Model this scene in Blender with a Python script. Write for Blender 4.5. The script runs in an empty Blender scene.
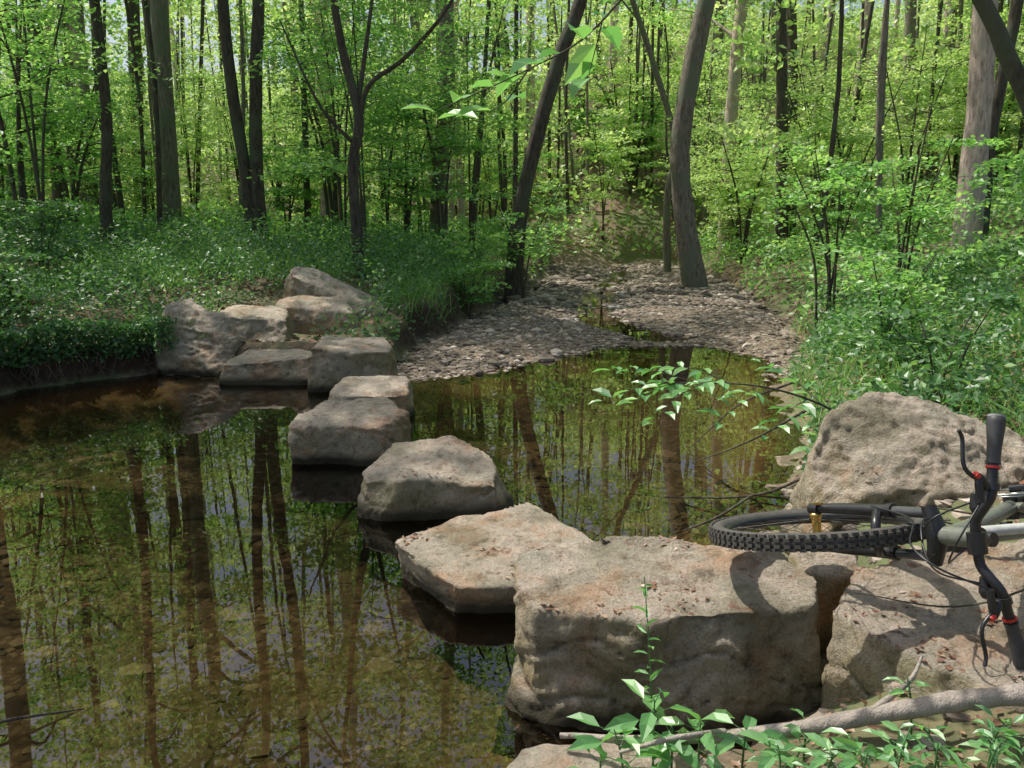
import bpy, bmesh, math, random
import numpy as np
from mathutils import Vector, noise
from mathutils.bvhtree import BVHTree
rng=np.random.default_rng(7); random.seed(7)
scene=bpy.context.scene
# ---------------------------------------------------------------- helpers
def link(o):
    scene.collection.objects.link(o); return o
def ss(a,b,x):
    t=np.clip((x-a)/(b-a),0,1); return t*t*(3-2*t)
def _h(ix,iy,s=0):
    a=(ix.astype(np.int64)*374761393+iy.astype(np.int64)*668265263+s*974634777)&0xffffffff
    a=((a^(a>>13))*1274126177)&0xffffffff
    return ((a^(a>>16))&0xffff)/65535.0
def vn(x,y,s=0):
    ix=np.floor(x);iy=np.floor(y);fx=x-ix;fy=y-iy
    fx=fx*fx*(3-2*fx);fy=fy*fy*(3-2*fy)
    return (_h(ix,iy,s)*(1-fx)+_h(ix+1,iy,s)*fx)*(1-fy)+(_h(ix,iy+1,s)*(1-fx)+_h(ix+1,iy+1,s)*fx)*fy
def fbm(x,y,s=0,o=4):
    r=0;a=.5
    for i in range(o):
        r=r+a*(vn(x,y,s+i)-.5);x=x*2.03;y=y*2.03;a*=.5
    return r
def build(name,parts,mats,loc=None,parent=None,do_link=True):
    """parts: (V,F,mat,val,smooth)"""
    Vs=[];lo=[];ls=[];mi=[];va=[];sm=[];off=0;lp=0
    for V,F,m,val,s in parts:
        V=np.asarray(V,dtype=np.float32);F=np.asarray(F,dtype=np.int32)
        if len(F)==0: continue
        Vs.append(V);n,k=F.shape
        lo.append((F+off).ravel());ls.append(np.arange(n)*k+lp);lp+=n*k;off+=len(V)
        mi.append(np.full(n,m));va.append(np.full(n,.5) if val is None else np.broadcast_to(val,(n,)));sm.append(np.full(n,s))
    V=np.concatenate(Vs);lo=np.concatenate(lo);ls=np.concatenate(ls)
    me=bpy.data.meshes.new(name)
    me.vertices.add(len(V));me.vertices.foreach_set("co",V.ravel())
    me.loops.add(len(lo));me.loops.foreach_set("vertex_index",lo.astype(np.int32))
    me.polygons.add(len(ls));me.polygons.foreach_set("loop_start",ls.astype(np.int32))
    for m in mats: me.materials.append(m)
    me.polygons.foreach_set("material_index",np.concatenate(mi).astype(np.int32))
    me.update(calc_edges=True)
    me.polygons.foreach_set("use_smooth",np.concatenate(sm).astype(bool))
    a=me.attributes.new("rnd",'FLOAT','FACE');a.data.foreach_set("value",np.concatenate(va).astype(np.float32))
    o=bpy.data.objects.new(name,me)
    if do_link: link(o)
    if parent: o.parent=parent
    return o
def nrm(a): return a/np.maximum(np.linalg.norm(a,axis=-1,keepdims=True),1e-9)
def leaves(C,size,up=1.0,spread=.6,asp=.55,mat=1,val=None,fold=False,T=None):
    C=np.asarray(C,dtype=float);n=len(C)
    N=rng.normal(size=(n,3))*spread;N[:,2]+=up;N=nrm(N)
    if T is None: T=rng.normal(size=(n,3))
    T=nrm(T-N*np.sum(T*N,axis=1,keepdims=True));S=np.cross(N,T)
    L=(np.broadcast_to(size,(n,))*rng.uniform(.7,1.25,n))[:,None];W=L*asp
    if val is None: val=rng.random(n)
    if not fold:
        V=np.stack([C-T*L*.5,C+S*W*.5-T*L*.05,C+T*L*.5-N*L*.12,C-S*W*.5-T*L*.05],axis=1).reshape(-1,3)
        F=np.arange(n*4).reshape(n,4)
        return (V,F,mat,val,False)
    h=N*L*.09
    V=np.stack([C,C+T*L*.28+S*W*.42+h,C+T*L*.68+S*W*.36+h*.6,C+T*L-N*L*.16,C+T*L*.68-S*W*.36+h*.6,C+T*L*.28-S*W*.42+h,C+T*L*.5],axis=1).reshape(-1,3)
    b=(np.arange(n)*7)[:,None]
    A=b+np.array([[0,1,2,6]]);B=b+np.array([[0,6,4,5]])
    C1=b+np.array([[6,2,3]]);D=b+np.array([[6,3,4]])
    return [(V,np.concatenate([A,B]),mat,np.concatenate([val,val]),False),(V,np.concatenate([C1,D]),mat,np.concatenate([val,val]),False)]
def smoothpath(P,k):
    P=np.asarray(P,dtype=float)
    if len(P)<3: 
        t=np.linspace(0,1,k)[:,None]; return P[0]*(1-t)+P[-1]*t
    Q=np.vstack([2*P[0]-P[1],P,2*P[-1]-P[-2]]);out=[]
    n=len(P)-1
    for u in np.linspace(0,n-1e-6,k):
        i=int(u);t=u-i;a,b,c,d=Q[i:i+4]
        out.append(.5*((2*b)+(-a+c)*t+(2*a-5*b+4*c-d)*t*t+(-a+3*b-3*c+d)*t**3))
    return np.array(out)
def tube(P,r,sides=10,k=None,mat=0,val=None,rough=0,cap=True):
    P=np.asarray(P,dtype=float)
    k=k or max(len(P)*3,4)
    r=np.atleast_1d(np.asarray(r,dtype=float));
    if len(r)==1: r=np.full(2,r[0])
    P=smoothpath(P,k);r=np.interp(np.linspace(0,1,k),np.linspace(0,1,len(r)),r)
    T=nrm(np.gradient(P,axis=0));a=np.array([1.,0,0]) if abs(T[0][0])<.8 else np.array([0,1.,0])
    V=[];ang=np.linspace(0,2*np.pi,sides,endpoint=False)
    for i in range(k):
        u=a-T[i]*np.dot(a,T[i]);u/=np.linalg.norm(u);w=np.cross(T[i],u);a=u
        rr=r[i]*(1+(rough*rng.normal(size=sides) if rough else 0))
        V.append(P[i]+np.outer(np.cos(ang)*rr,u)+np.outer(np.sin(ang)*rr,w))
    V=np.concatenate(V);i=np.arange(k-1)[:,None]*sides;j=np.arange(sides)[None,:];j2=(j+1)%sides
    F=np.stack([i+j,i+j2,i+sides+j2,i+sides+j],axis=-1).reshape(-1,4)
    parts=[(V,F,mat,val,True)]
    if cap:
        c0=np.arange(sides)[::-1][None];c1=(np.arange(sides)+(k-1)*sides)[None]
        parts.append((V,np.concatenate([c0,c1]),mat,val,False))
    return parts
# ---------------------------------------------------------------- materials
def newmat(name):
    m=bpy.data.materials.new(name);m.use_nodes=True;nt=m.node_tree;nt.nodes.clear()
    out=nt.nodes.new('ShaderNodeOutputMaterial');return m,nt,out
def N(nt,t,**kw):
    n=nt.nodes.new(t)
    for k,v in kw.items():
        if k in n.inputs: n.inputs[k].default_value=v
        else: setattr(n,k,v)
    return n
def ramp(nt,src,stops):
    r=nt.nodes.new('ShaderNodeValToRGB');cr=r.color_ramp
    while len(cr.elements)<len(stops): cr.elements.new(.5)
    for e,(p,c) in zip(cr.elements,stops): e.position=p;e.color=(*c,1) if len(c)==3 else c
    nt.links.new(src,r.inputs[0]);return r
def mixc(nt,fac,a,b,bt='MIX'):
    m=nt.nodes.new('ShaderNodeMix');m.data_type='RGBA';m.blend_type=bt
    for s,v in ((0,fac),(6,a),(7,b)):
        if hasattr(v,'is_linked'): nt.links.new(v,m.inputs[s])
        else: m.inputs[s].default_value=v if s==0 else (*v,1)
    return m.outputs[2]
def leafmat(name,stops,trans=.45,tb=1.3,gloss=.06):
    m,nt,out=newmat(name)
    a=N(nt,'ShaderNodeAttribute',attribute_name='rnd')
    r=ramp(nt,a.outputs['Fac'],stops)
    d=N(nt,'ShaderNodeBsdfDiffuse');nt.links.new(r.outputs[0],d.inputs[0])
    t=N(nt,'ShaderNodeBsdfTranslucent')
    tc=mixc(nt,1.0,r.outputs[0],(tb,tb*1.02,tb*.6),'MULTIPLY');nt.links.new(tc,t.inputs[0])
    mx=N(nt,'ShaderNodeMixShader');mx.inputs[0].default_value=trans
    nt.links.new(d.outputs[0],mx.inputs[1]);nt.links.new(t.outputs[0],mx.inputs[2])
    g=N(nt,'ShaderNodeBsdfGlossy',Roughness=.45)
    mg=N(nt,'ShaderNodeMixShader');mg.inputs[0].default_value=gloss
    nt.links.new(mx.outputs[0],mg.inputs[1]);nt.links.new(g.outputs[0],mg.inputs[2]);nt.links.new(mg.outputs[0],out.inputs[0])
    return m
LEAF_FAR=leafmat('leaf_far',[(0,(.24,.42,.13)),(.5,(.46,.65,.25)),(1,(.72,.82,.47))],.5,1.25)  # distance haze and background glow painted in as paler leaf greens
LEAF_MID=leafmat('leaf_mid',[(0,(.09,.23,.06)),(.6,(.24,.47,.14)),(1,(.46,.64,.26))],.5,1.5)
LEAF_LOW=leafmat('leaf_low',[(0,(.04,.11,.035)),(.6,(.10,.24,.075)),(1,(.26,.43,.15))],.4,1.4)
LEAF_NEAR=leafmat('leaf_near',[(0,(.10,.29,.09)),(.6,(.16,.39,.12)),(1,(.25,.48,.16))],.45,1.5,.1)
LITTER=leafmat('dead_leaf',[(0,(.12,.055,.035)),(.5,(.24,.12,.075)),(1,(.38,.27,.17))],.1,1.0)
def bark(name,c1,c2,c3):
    m,nt,out=newmat(name);g=N(nt,'ShaderNodeNewGeometry')
    mp=N(nt,'ShaderNodeMapping');mp.inputs['Scale'].default_value=(1,1,.22);nt.links.new(g.outputs['Position'],mp.inputs[0])
    n1=N(nt,'ShaderNodeTexNoise',Scale=22,Detail=6,Roughness=.7);nt.links.new(mp.outputs[0],n1.inputs[0])
    n2=N(nt,'ShaderNodeTexNoise',Scale=1.7,Detail=4);nt.links.new(g.outputs['Position'],n2.inputs[0])
    r=ramp(nt,n1.outputs[0],[(.35,c1),(.6,c2)])
    r2=ramp(nt,n2.outputs[0],[(.50,(0,0,0)),(.62,(1,1,1))])
    c=mixc(nt,r2.outputs[0],r.outputs[0],c3)
    b=N(nt,'ShaderNodeBsdfPrincipled',Roughness=.9);nt.links.new(c,b.inputs['Base Color'])
    bp=N(nt,'ShaderNodeBump',Strength=1.0,Distance=.03);nt.links.new(n1.outputs[0],bp.inputs['Height']);nt.links.new(bp.outputs[0],b.inputs['Normal'])
    nt.links.new(b.outputs[0],out.inputs[0]);return m
BARK_D=bark('bark_dark',(.03,.025,.02),(.11,.09,.07),(.09,.10,.065))
BARK_G=bark('bark_grey',(.09,.075,.06),(.27,.23,.19),(.17,.18,.13))
BARK_P=bark('bark_pale',(.26,.19,.16),(.66,.52,.45),(.42,.37,.31))
LOGM=bark('driftwood',(.22,.19,.16),(.50,.44,.38),(.36,.31,.27))
ROOTM=bark('root',(.05,.04,.03),(.17,.13,.10),(.13,.11,.08))
def rockmat():
    m,nt,out=newmat('sandstone');g=N(nt,'ShaderNodeNewGeometry');P=g.outputs['Position']
    n1=N(nt,'ShaderNodeTexNoise',Scale=2.0,Detail=5,Roughness=.6);n2=N(nt,'ShaderNodeTexNoise',Scale=10,Detail=10,Roughness=.78);n3=N(nt,'ShaderNodeTexNoise',Scale=95,Detail=4,Roughness=.7)
    n4=N(nt,'ShaderNodeTexNoise',Scale=2.4,Detail=8,Roughness=.7);n5=N(nt,'ShaderNodeTexNoise',Scale=5.5,Detail=10,Roughness=.8);n6=N(nt,'ShaderNodeTexNoise',Scale=13,Detail=6,Roughness=.7)
    for n in (n1,n2,n3): nt.links.new(P,n.inputs[0])
    ad=N(nt,'ShaderNodeVectorMath',operation='ADD');nt.links.new(P,ad.inputs[0]);ad.inputs[1].default_value=(7,3,5)
    for n in (n4,n5,n6): nt.links.new(ad.outputs[0],n.inputs[0])
    base=ramp(nt,n1.outputs[0],[(.35,(.47,.42,.31)),(.45,(.67,.59,.47)),(.52,(.80,.67,.55)),(.60,(.70,.62,.50)),(.70,(.52,.49,.40))])
    pat=ramp(nt,n2.outputs[0],[(.36,(.42,.39,.34)),(.47,(.90,.89,.87)),(.56,(1.0,1.0,1.0)),(.66,(1.3,1.3,1.27))])
    c=mixc(nt,.9,base.outputs[0],pat.outputs[0],'MULTIPLY')
    sp=ramp(nt,n3.outputs[0],[(.38,(.62,.6,.56)),(.52,(1.08,1.08,1.08))])
    c=mixc(nt,.6,c,sp.outputs[0],'MULTIPLY')
    rust=ramp(nt,n4.outputs[0],[(.52,(0,0,0)),(.62,(.75,.75,.75))])
    c=mixc(nt,rust.outputs[0],c,mixc(nt,1.0,c,(1.0,.74,.58),'MULTIPLY'))
    st=ramp(nt,n5.outputs[0],[(.34,(.75,.75,.75)),(.43,(0,0,0))])
    c=mixc(nt,st.outputs[0],c,(.26,.22,.165))
    sx=N(nt,'ShaderNodeSeparateXYZ');nt.links.new(g.outputs['Normal'],sx.inputs[0])
    # rusty lichen specks on the flat tops
    spk=ramp(nt,n6.outputs[0],[(.61,(0,0,0)),(.64,(.8,.8,.8))]);tp=ramp(nt,sx.outputs[2],[(.75,(0,0,0)),(.9,(1,1,1))])
    c=mixc(nt,mixc(nt,1.0,spk.outputs[0],tp.outputs[0],'MULTIPLY'),c,(.36,.17,.12))
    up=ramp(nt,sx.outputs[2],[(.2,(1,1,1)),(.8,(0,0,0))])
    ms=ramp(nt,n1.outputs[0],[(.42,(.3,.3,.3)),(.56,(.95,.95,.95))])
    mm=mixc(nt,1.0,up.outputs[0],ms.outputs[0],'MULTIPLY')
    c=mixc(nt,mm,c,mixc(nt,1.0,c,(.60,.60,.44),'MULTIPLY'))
    sz=N(nt,'ShaderNodeSeparateXYZ');nt.links.new(P,sz.inputs[0])
    mr=N(nt,'ShaderNodeMapRange');mr.inputs[1].default_value=.0;mr.inputs[2].default_value=.06;mr.inputs[3].default_value=1;mr.inputs[4].default_value=0
    nz=N(nt,'ShaderNodeMath',operation='MULTIPLY_ADD');nt.links.new(n2.outputs[0],nz.inputs[0]);nz.inputs[1].default_value=-.08;nt.links.new(sz.outputs[2],nz.inputs[2])
    nt.links.new(nz.outputs[0],mr.inputs[0])
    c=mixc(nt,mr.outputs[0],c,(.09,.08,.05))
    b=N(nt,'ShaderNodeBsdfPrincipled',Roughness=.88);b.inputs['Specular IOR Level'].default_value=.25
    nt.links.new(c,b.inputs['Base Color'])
    s1=N(nt,'ShaderNodeMath',operation='MULTIPLY_ADD');nt.links.new(n2.outputs[0],s1.inputs[0]);s1.inputs[1].default_value=4.0;nt.links.new(n3.outputs[0],s1.inputs[2])
    bp=N(nt,'ShaderNodeBump',Strength=1.0,Distance=.022);nt.links.new(s1.outputs[0],bp.inputs['Height']);nt.links.new(bp.outputs[0],b.inputs['Normal'])
    nt.links.new(b.outputs[0],out.inputs[0]);return m
ROCK=rockmat()
def groundmat():
    m,nt,out=newmat('forest_floor');g=N(nt,'ShaderNodeNewGeometry');P=g.outputs['Position']
    at=N(nt,'ShaderNodeAttribute',attribute_name='gravel')
    n1=N(nt,'ShaderNodeTexNoise',Scale=.9,Detail=5);n2=N(nt,'ShaderNodeTexNoise',Scale=14,Detail=7,Roughness=.7);v=N(nt,'ShaderNodeTexVoronoi',Scale=22)
    for n in (n1,n2,v): nt.links.new(P,n.inputs[0])
    soil=ramp(nt,n2.outputs[0],[(.3,(.06,.04,.028)),(.5,(.17,.115,.075)),(.7,(.33,.22,.15))])
    gr=ramp(nt,n1.outputs[0],[(.4,(0,0,0)),(.6,(.75,.75,.75))])
    soil2=mixc(nt,gr.outputs[0],soil.outputs[0],(.10,.15,.05))
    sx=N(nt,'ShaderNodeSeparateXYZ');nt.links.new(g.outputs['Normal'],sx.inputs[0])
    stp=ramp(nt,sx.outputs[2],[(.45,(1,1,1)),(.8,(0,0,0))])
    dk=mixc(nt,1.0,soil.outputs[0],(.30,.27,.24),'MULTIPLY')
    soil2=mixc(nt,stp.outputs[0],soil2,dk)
    sep=N(nt,'ShaderNodeSeparateColor');nt.links.new(v.outputs['Color'],sep.inputs[0])
    peb=ramp(nt,sep.outputs[0],[(0,(.12,.09,.07)),(.5,(.24,.19,.145)),(1,(.42,.345,.27))])
    edge=ramp(nt,v.outputs['Distance'],[(.25,(1,1,1)),(.7,(.35,.33,.3))])
    peb2=mixc(nt,1.0,peb.outputs[0],edge.outputs[0],'MULTIPLY')
    peb3=mixc(nt,.35,peb2,(.22,.165,.11))
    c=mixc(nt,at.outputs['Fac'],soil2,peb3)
    sz=N(nt,'ShaderNodeSeparateXYZ');nt.links.new(P,sz.inputs[0])
    uw=N(nt,'ShaderNodeMapRange');uw.inputs[1].default_value=-.25;uw.inputs[2].default_value=-.12;uw.inputs[3].default_value=0;uw.inputs[4].default_value=1
    nt.links.new(sz.outputs[2],uw.inputs[0])
    uz=N(nt,'ShaderNodeMapRange');uz.inputs[1].default_value=-.06;uz.inputs[2].default_value=-.02;uz.inputs[3].default_value=1;uz.inputs[4].default_value=0
    nt.links.new(sz.outputs[2],uz.inputs[0])
    sf=mixc(nt,1.0,uw.outputs[0],uz.outputs[0],'MULTIPLY')
    sf=mixc(nt,1.0,sf,(.7,.7,.7),'MULTIPLY')
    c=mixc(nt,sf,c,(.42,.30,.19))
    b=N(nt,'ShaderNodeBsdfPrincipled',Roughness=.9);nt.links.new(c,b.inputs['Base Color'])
    bp=N(nt,'ShaderNodeBump',Strength=.8,Distance=.03);nt.links.new(n2.outputs[0],bp.inputs['Height']);nt.links.new(bp.outputs[0],b.inputs['Normal'])
    nt.links.new(b.outputs[0],out.inputs[0]);return m
GROUND=groundmat()
def pebmat(name,k=1.0):
    m,nt,out=newmat(name);a=N(nt,'ShaderNodeAttribute',attribute_name='rnd')
    S=lambda c:tuple(x*k for x in c)
    r=ramp(nt,a.outputs['Fac'],[(0,S((.09,.07,.055))),(.4,S((.20,.16,.125))),(.8,S((.34,.28,.225))),(1,S((.52,.45,.38)))])
    b=N(nt,'ShaderNodeBsdfPrincipled',Roughness=.8);nt.links.new(r.outputs[0],b.inputs['Base Color']);nt.links.new(b.outputs[0],out.inputs[0]);return m
PEB=pebmat('pebble');PEBW=pebmat('creek_bed_pebble',.8)
def watermat():
    m,nt,out=newmat('creek_water');g=N(nt,'ShaderNodeNewGeometry')
    n=N(nt,'ShaderNodeTexNoise',Scale=1.6,Detail=2);n2=N(nt,'ShaderNodeTexNoise',Scale=12,Detail=2)
    nt.links.new(g.outputs['Position'],n.inputs[0]);nt.links.new(g.outputs['Position'],n2.inputs[0])
    ma=N(nt,'ShaderNodeMath',operation='MULTIPLY_ADD');nt.links.new(n2.outputs[0],ma.inputs[0]);ma.inputs[1].default_value=.04;nt.links.new(n.outputs[0],ma.inputs[2])
    bp=N(nt,'ShaderNodeBump',Strength=.06,Distance=.02);nt.links.new(ma.outputs[0],bp.inputs['Height'])
    gl=N(nt,'ShaderNodeBsdfGlossy',Roughness=.005);nt.links.new(bp.outputs[0],gl.inputs['Normal'])
    tr=N(nt,'ShaderNodeBsdfTransparent');tr.inputs[0].default_value=(.50,.46,.33,1)
    fr=N(nt,'ShaderNodeFresnel',IOR=1.8);nt.links.new(bp.outputs[0],fr.inputs['Normal'])
    mx=N(nt,'ShaderNodeMixShader');nt.links.new(fr.outputs[0],mx.inputs[0]);nt.links.new(tr.outputs[0],mx.inputs[1]);nt.links.new(gl.outputs[0],mx.inputs[2])
    nt.links.new(mx.outputs[0],out.inputs[0]);return m
WATER=watermat()
def pm(name,col,rough=.5,metal=0,spec=.5):
    m,nt,out=newmat(name);b=N(nt,'ShaderNodeBsdfPrincipled',Roughness=rough,Metallic=metal);b.inputs['Specular IOR Level'].default_value=spec
    n=N(nt,'ShaderNodeTexNoise',Scale=40,Detail=4);r=ramp(nt,n.outputs[0],[(.3,tuple(x*.75 for x in col)),(.7,tuple(min(1,x*1.15) for x in col))])
    g=N(nt,'ShaderNodeNewGeometry');nt.links.new(g.outputs['Position'],n.inputs[0])
    nt.links.new(r.outputs[0],b.inputs['Base Color']);nt.links.new(b.outputs[0],out.inputs[0]);return m
RUBBER=pm('tyre_rubber',(.075,.07,.062),.85);BLACK=pm('black_metal',(.02,.02,.022),.35);ALU=pm('aluminium',(.55,.55,.56),.3,1);DARK=pm('dark_stanchion',(.08,.08,.085),.2)
GOLD=pm('gold_anodised',(.75,.5,.15),.3,1);RED=pm('red_anodised',(.55,.03,.03),.35);FRAME=pm('frame_paint',(.17,.18,.15),.3);WHITE=pm('white_paint',(.5,.51,.49),.3);GRIP=pm('grip',(.05,.05,.053),.55);GREY=pm('grey_plastic',(.3,.3,.31),.4)
# ---------------------------------------------------------------- terrain
POND=np.array([(-6.6,-6),(-6.2,3),(-5.7,6),(-5.3,8.7),(-4.3,9.9),(-3.2,9.7),(-2.2,9.4),(-1.3,9.3),(-.5,10.05),(.4,11.2),(1.3,12),(2.7,12.3),(3.5,11),(2.7,8.4),(2.3,6.5),(1.8,5.3),(1.3,4.2),(1.15,3.4),(1.05,2.9),(.6,2.45),(.0,2.2),(-.5,1.5),(-1.6,-.5),(-2.5,-6)])
def sdf(X,Y):
    d=np.full(X.shape,1e9);ins=np.zeros(X.shape,bool);n=len(POND)
    for i in range(n):
        a=POND[i];b=POND[(i+1)%n];e=b-a
        t=np.clip(((X-a[0])*e[0]+(Y-a[1])*e[1])/(e@e),0,1)
        d=np.minimum(d,np.hypot(X-a[0]-t*e[0],Y-a[1]-t*e[1]))
        c=((a[1]>Y)!=(b[1]>Y))&(X<(b[0]-a[0])*(Y-a[1])/(b[1]-a[1]+1e-12)+a[0]);ins^=c
    return np.where(ins,-d,d)
def dists(X,Y):
    wob=fbm(X*1.3,Y*1.3,50,3)*.5
    dp=sdf(X,Y)+wob*.5+fbm(X*4,Y*4,60,3)*.35*ss(-3.4,-4.4,X)
    l=np.interp(Y,[9,11,16,22,30,34],[-1.0,-1.5,-.6,.7,1.5,2.0]);r=np.interp(Y,[9,11,16,22,30,34],[3.3,3.8,5.0,5.8,6.2,6.2])
    dc=np.maximum.reduce([l-X,X-r,9.5-Y,Y-33])+wob*1.6
    return dp,dc
def H(X,Y,detail=True):
    X=np.asarray(X,dtype=float);Y=np.asarray(Y,dtype=float)
    dp,dc=dists(X,Y);d=np.minimum(dp,dc);dd=np.maximum(d,0)
    mid=np.interp(Y,[-5,2,9,34],[-3,-1,1,3.5]);wR=ss(-1,1,X-mid)
    g=np.exp(-(((X+2.8)/1.5)**2+((Y-11.0)/1.8)**2));lb=ss(-3.4,-4.4,X)*ss(14,11,Y)
    hl=((.6*ss(0,.4,dd))*(1-lb)+.42*ss(0,.16,dd)*lb+.25*ss(.3,2.5,dd))*(1-.6*g)+np.minimum(.035*np.maximum(dd-1,0),1.5)
    s=.15*np.minimum(dd,3)+.26*np.maximum(dd-1.5,0);hr=.28*ss(0,.5,dd)+9*np.tanh(s/9)
    ho=hl*(1-wR)+hr*wR
    ho=ho+15*np.tanh(.26*np.maximum(Y-34,0)/15)
    sand=np.exp(-(((X+3.6)/1.3)**2+((Y-5.6)/.8)**2))+.7*np.exp(-(((X-.3)/1.2)**2+((Y-7.2)/.6)**2))
    hp=(-.38+.26*sand)*ss(0,1.3,-dp)
    xc=np.interp(Y,[11,13,15,20,27,33],[2.6,2.2,1.5,2.0,3.4,3.8])
    hc=.10*ss(0,.8,dp)+.02-.17*np.exp(-((X-xc)/.7)**2)*ss(.0,.6,dp)
    h=np.where(dp<0,hp,np.where(dc<0,hc*ss(0,.3,-dc)+.0,0)+np.where(d>0,ho,0))
    h=h+np.where(d<0,.08,.16)*fbm(X*.9,Y*.9,3,3)*ss(0,.3,np.abs(d))+fbm(X*6,Y*6,9,3)*np.where(d<0,.06,.07)
    return h
def axis(f0,f1,step,lo,hi):
    m=list(np.arange(f0,f1,step));s=step;x=f1
    while x<hi: m.append(x);s*=1.07;x+=s
    m.append(hi);s=step;x=f0-step;l=[]
    while x>lo: l.append(x);s*=1.07;x-=s
    l.append(lo);return np.array(l[::-1]+m)
ax=axis(-6.5,6,.055,-160,160);ay=axis(1.5,14,.055,-40,260)
GX,GY=np.meshgrid(ax,ay);GZ=H(GX,GY);nx=len(ax);ny=len(ay)
V=np.stack([GX.ravel(),GY.ravel(),GZ.ravel()],1)
i=np.arange(ny-1)[:,None]*nx;j=np.arange(nx-1)[None]
F=np.stack([i+j,i+j+1,i+nx+j+1,i+nx+j],-1).reshape(-1,4)
gnd=build('forest_ground',[(V,F,0,None,True)],[GROUND])
dp,dc=dists(GX,GY);q=np.minimum(dp,dc).ravel();gm=np.clip((.12-q)/.24,0,1);gm=np.where(GX.ravel()<-3.6,np.clip((.0-q)/.1,0,1),gm)
a=gnd.data.attributes.new('gravel','FLOAT','POINT');a.data.foreach_set('value',gm.astype(np.float32))
# water
wx=np.linspace(-9,7,9);wy=np.linspace(-8,34,15);WX,WY=np.meshgrid(wx,wy)
V=np.stack([WX.ravel(),WY.ravel(),np.zeros(WX.size)],1);i=np.arange(14)[:,None]*9;j=np.arange(8)[None]
build('creek_water',[(V,np.stack([i+j,i+j+1,i+10+j,i+9+j],-1).reshape(-1,4),0,None,True)],[WATER])
# ---------------------------------------------------------------- pebbles
bm=bmesh.new();bmesh.ops.create_icosphere(bm,subdivisions=1,radius=1);IV=np.array([v.co[:] for v in bm.verts]);IF=np.array([[v.index for v in f.verts] for f in bm.faces]);bm.free()
def pebbles(name,n,xr,yr,size,cond,flat=.5,mat=None,sink=.0,sg=.5):
    x=rng.uniform(*xr,n);y=rng.uniform(*yr,n);dp,dc=dists(x,y);k=cond(x,y,dp,dc);x=x[k];y=y[k];n=len(x)
    z=H(x,y);s=size*np.exp(rng.normal(size=n)*sg)
    sc=np.stack([s*rng.uniform(.7,1.3,n),s*rng.uniform(.6,1.1,n),s*flat*rng.uniform(.6,1.2,n)],1)
    a=rng.uniform(0,6.28,n);c,sn=np.cos(a),np.sin(a)
    P=IV[None]*(1+.12*rng.normal(size=(n,len(IV),1)))*sc[:,None,:]
    X=P[...,0]*c[:,None]-P[...,1]*sn[:,None];Y=P[...,0]*sn[:,None]+P[...,1]*c[:,None]
    V=np.stack([X+x[:,None],Y+y[:,None],P[...,2]+z[:,None]-(s*sink)[:,None]],-1).reshape(-1,3)
    F=(IF[None]+(np.arange(n)*len(IV))[:,None,None]).reshape(-1,3)
    return build(name,[(V,F,0,np.repeat(rng.random(n)**1.3,len(IF)),False)],[mat or PEB])
pt=lambda x,y:vn(x*1.1,y*1.1,8)+.6*rng.random(len(x))
pebbles('gravel_bar',26000,(-2,5.8),(9,21),.026,lambda x,y,dp,dc:(dc<.1)&(dp>-.3)&(pt(x,y)>.45),.55)
pebbles('gravel_bar',6000,(-1,6.5),(17,33),.055,lambda x,y,dp,dc:(dc<.2)&(dp>-.1)&(pt(x,y)>.45),.6)
pebbles('creek_bed_stones',14000,(-4.5,1.6),(1.8,8),.024,lambda x,y,dp,dc:(dp<.15)&(pt(x,y)>.65),.35,PEBW,.1,.6)
pebbles('bank_stones',1200,(.4,4.5),(1.6,7),.03,lambda x,y,dp,dc:(dp>0)&(dp<1.2))
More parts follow.
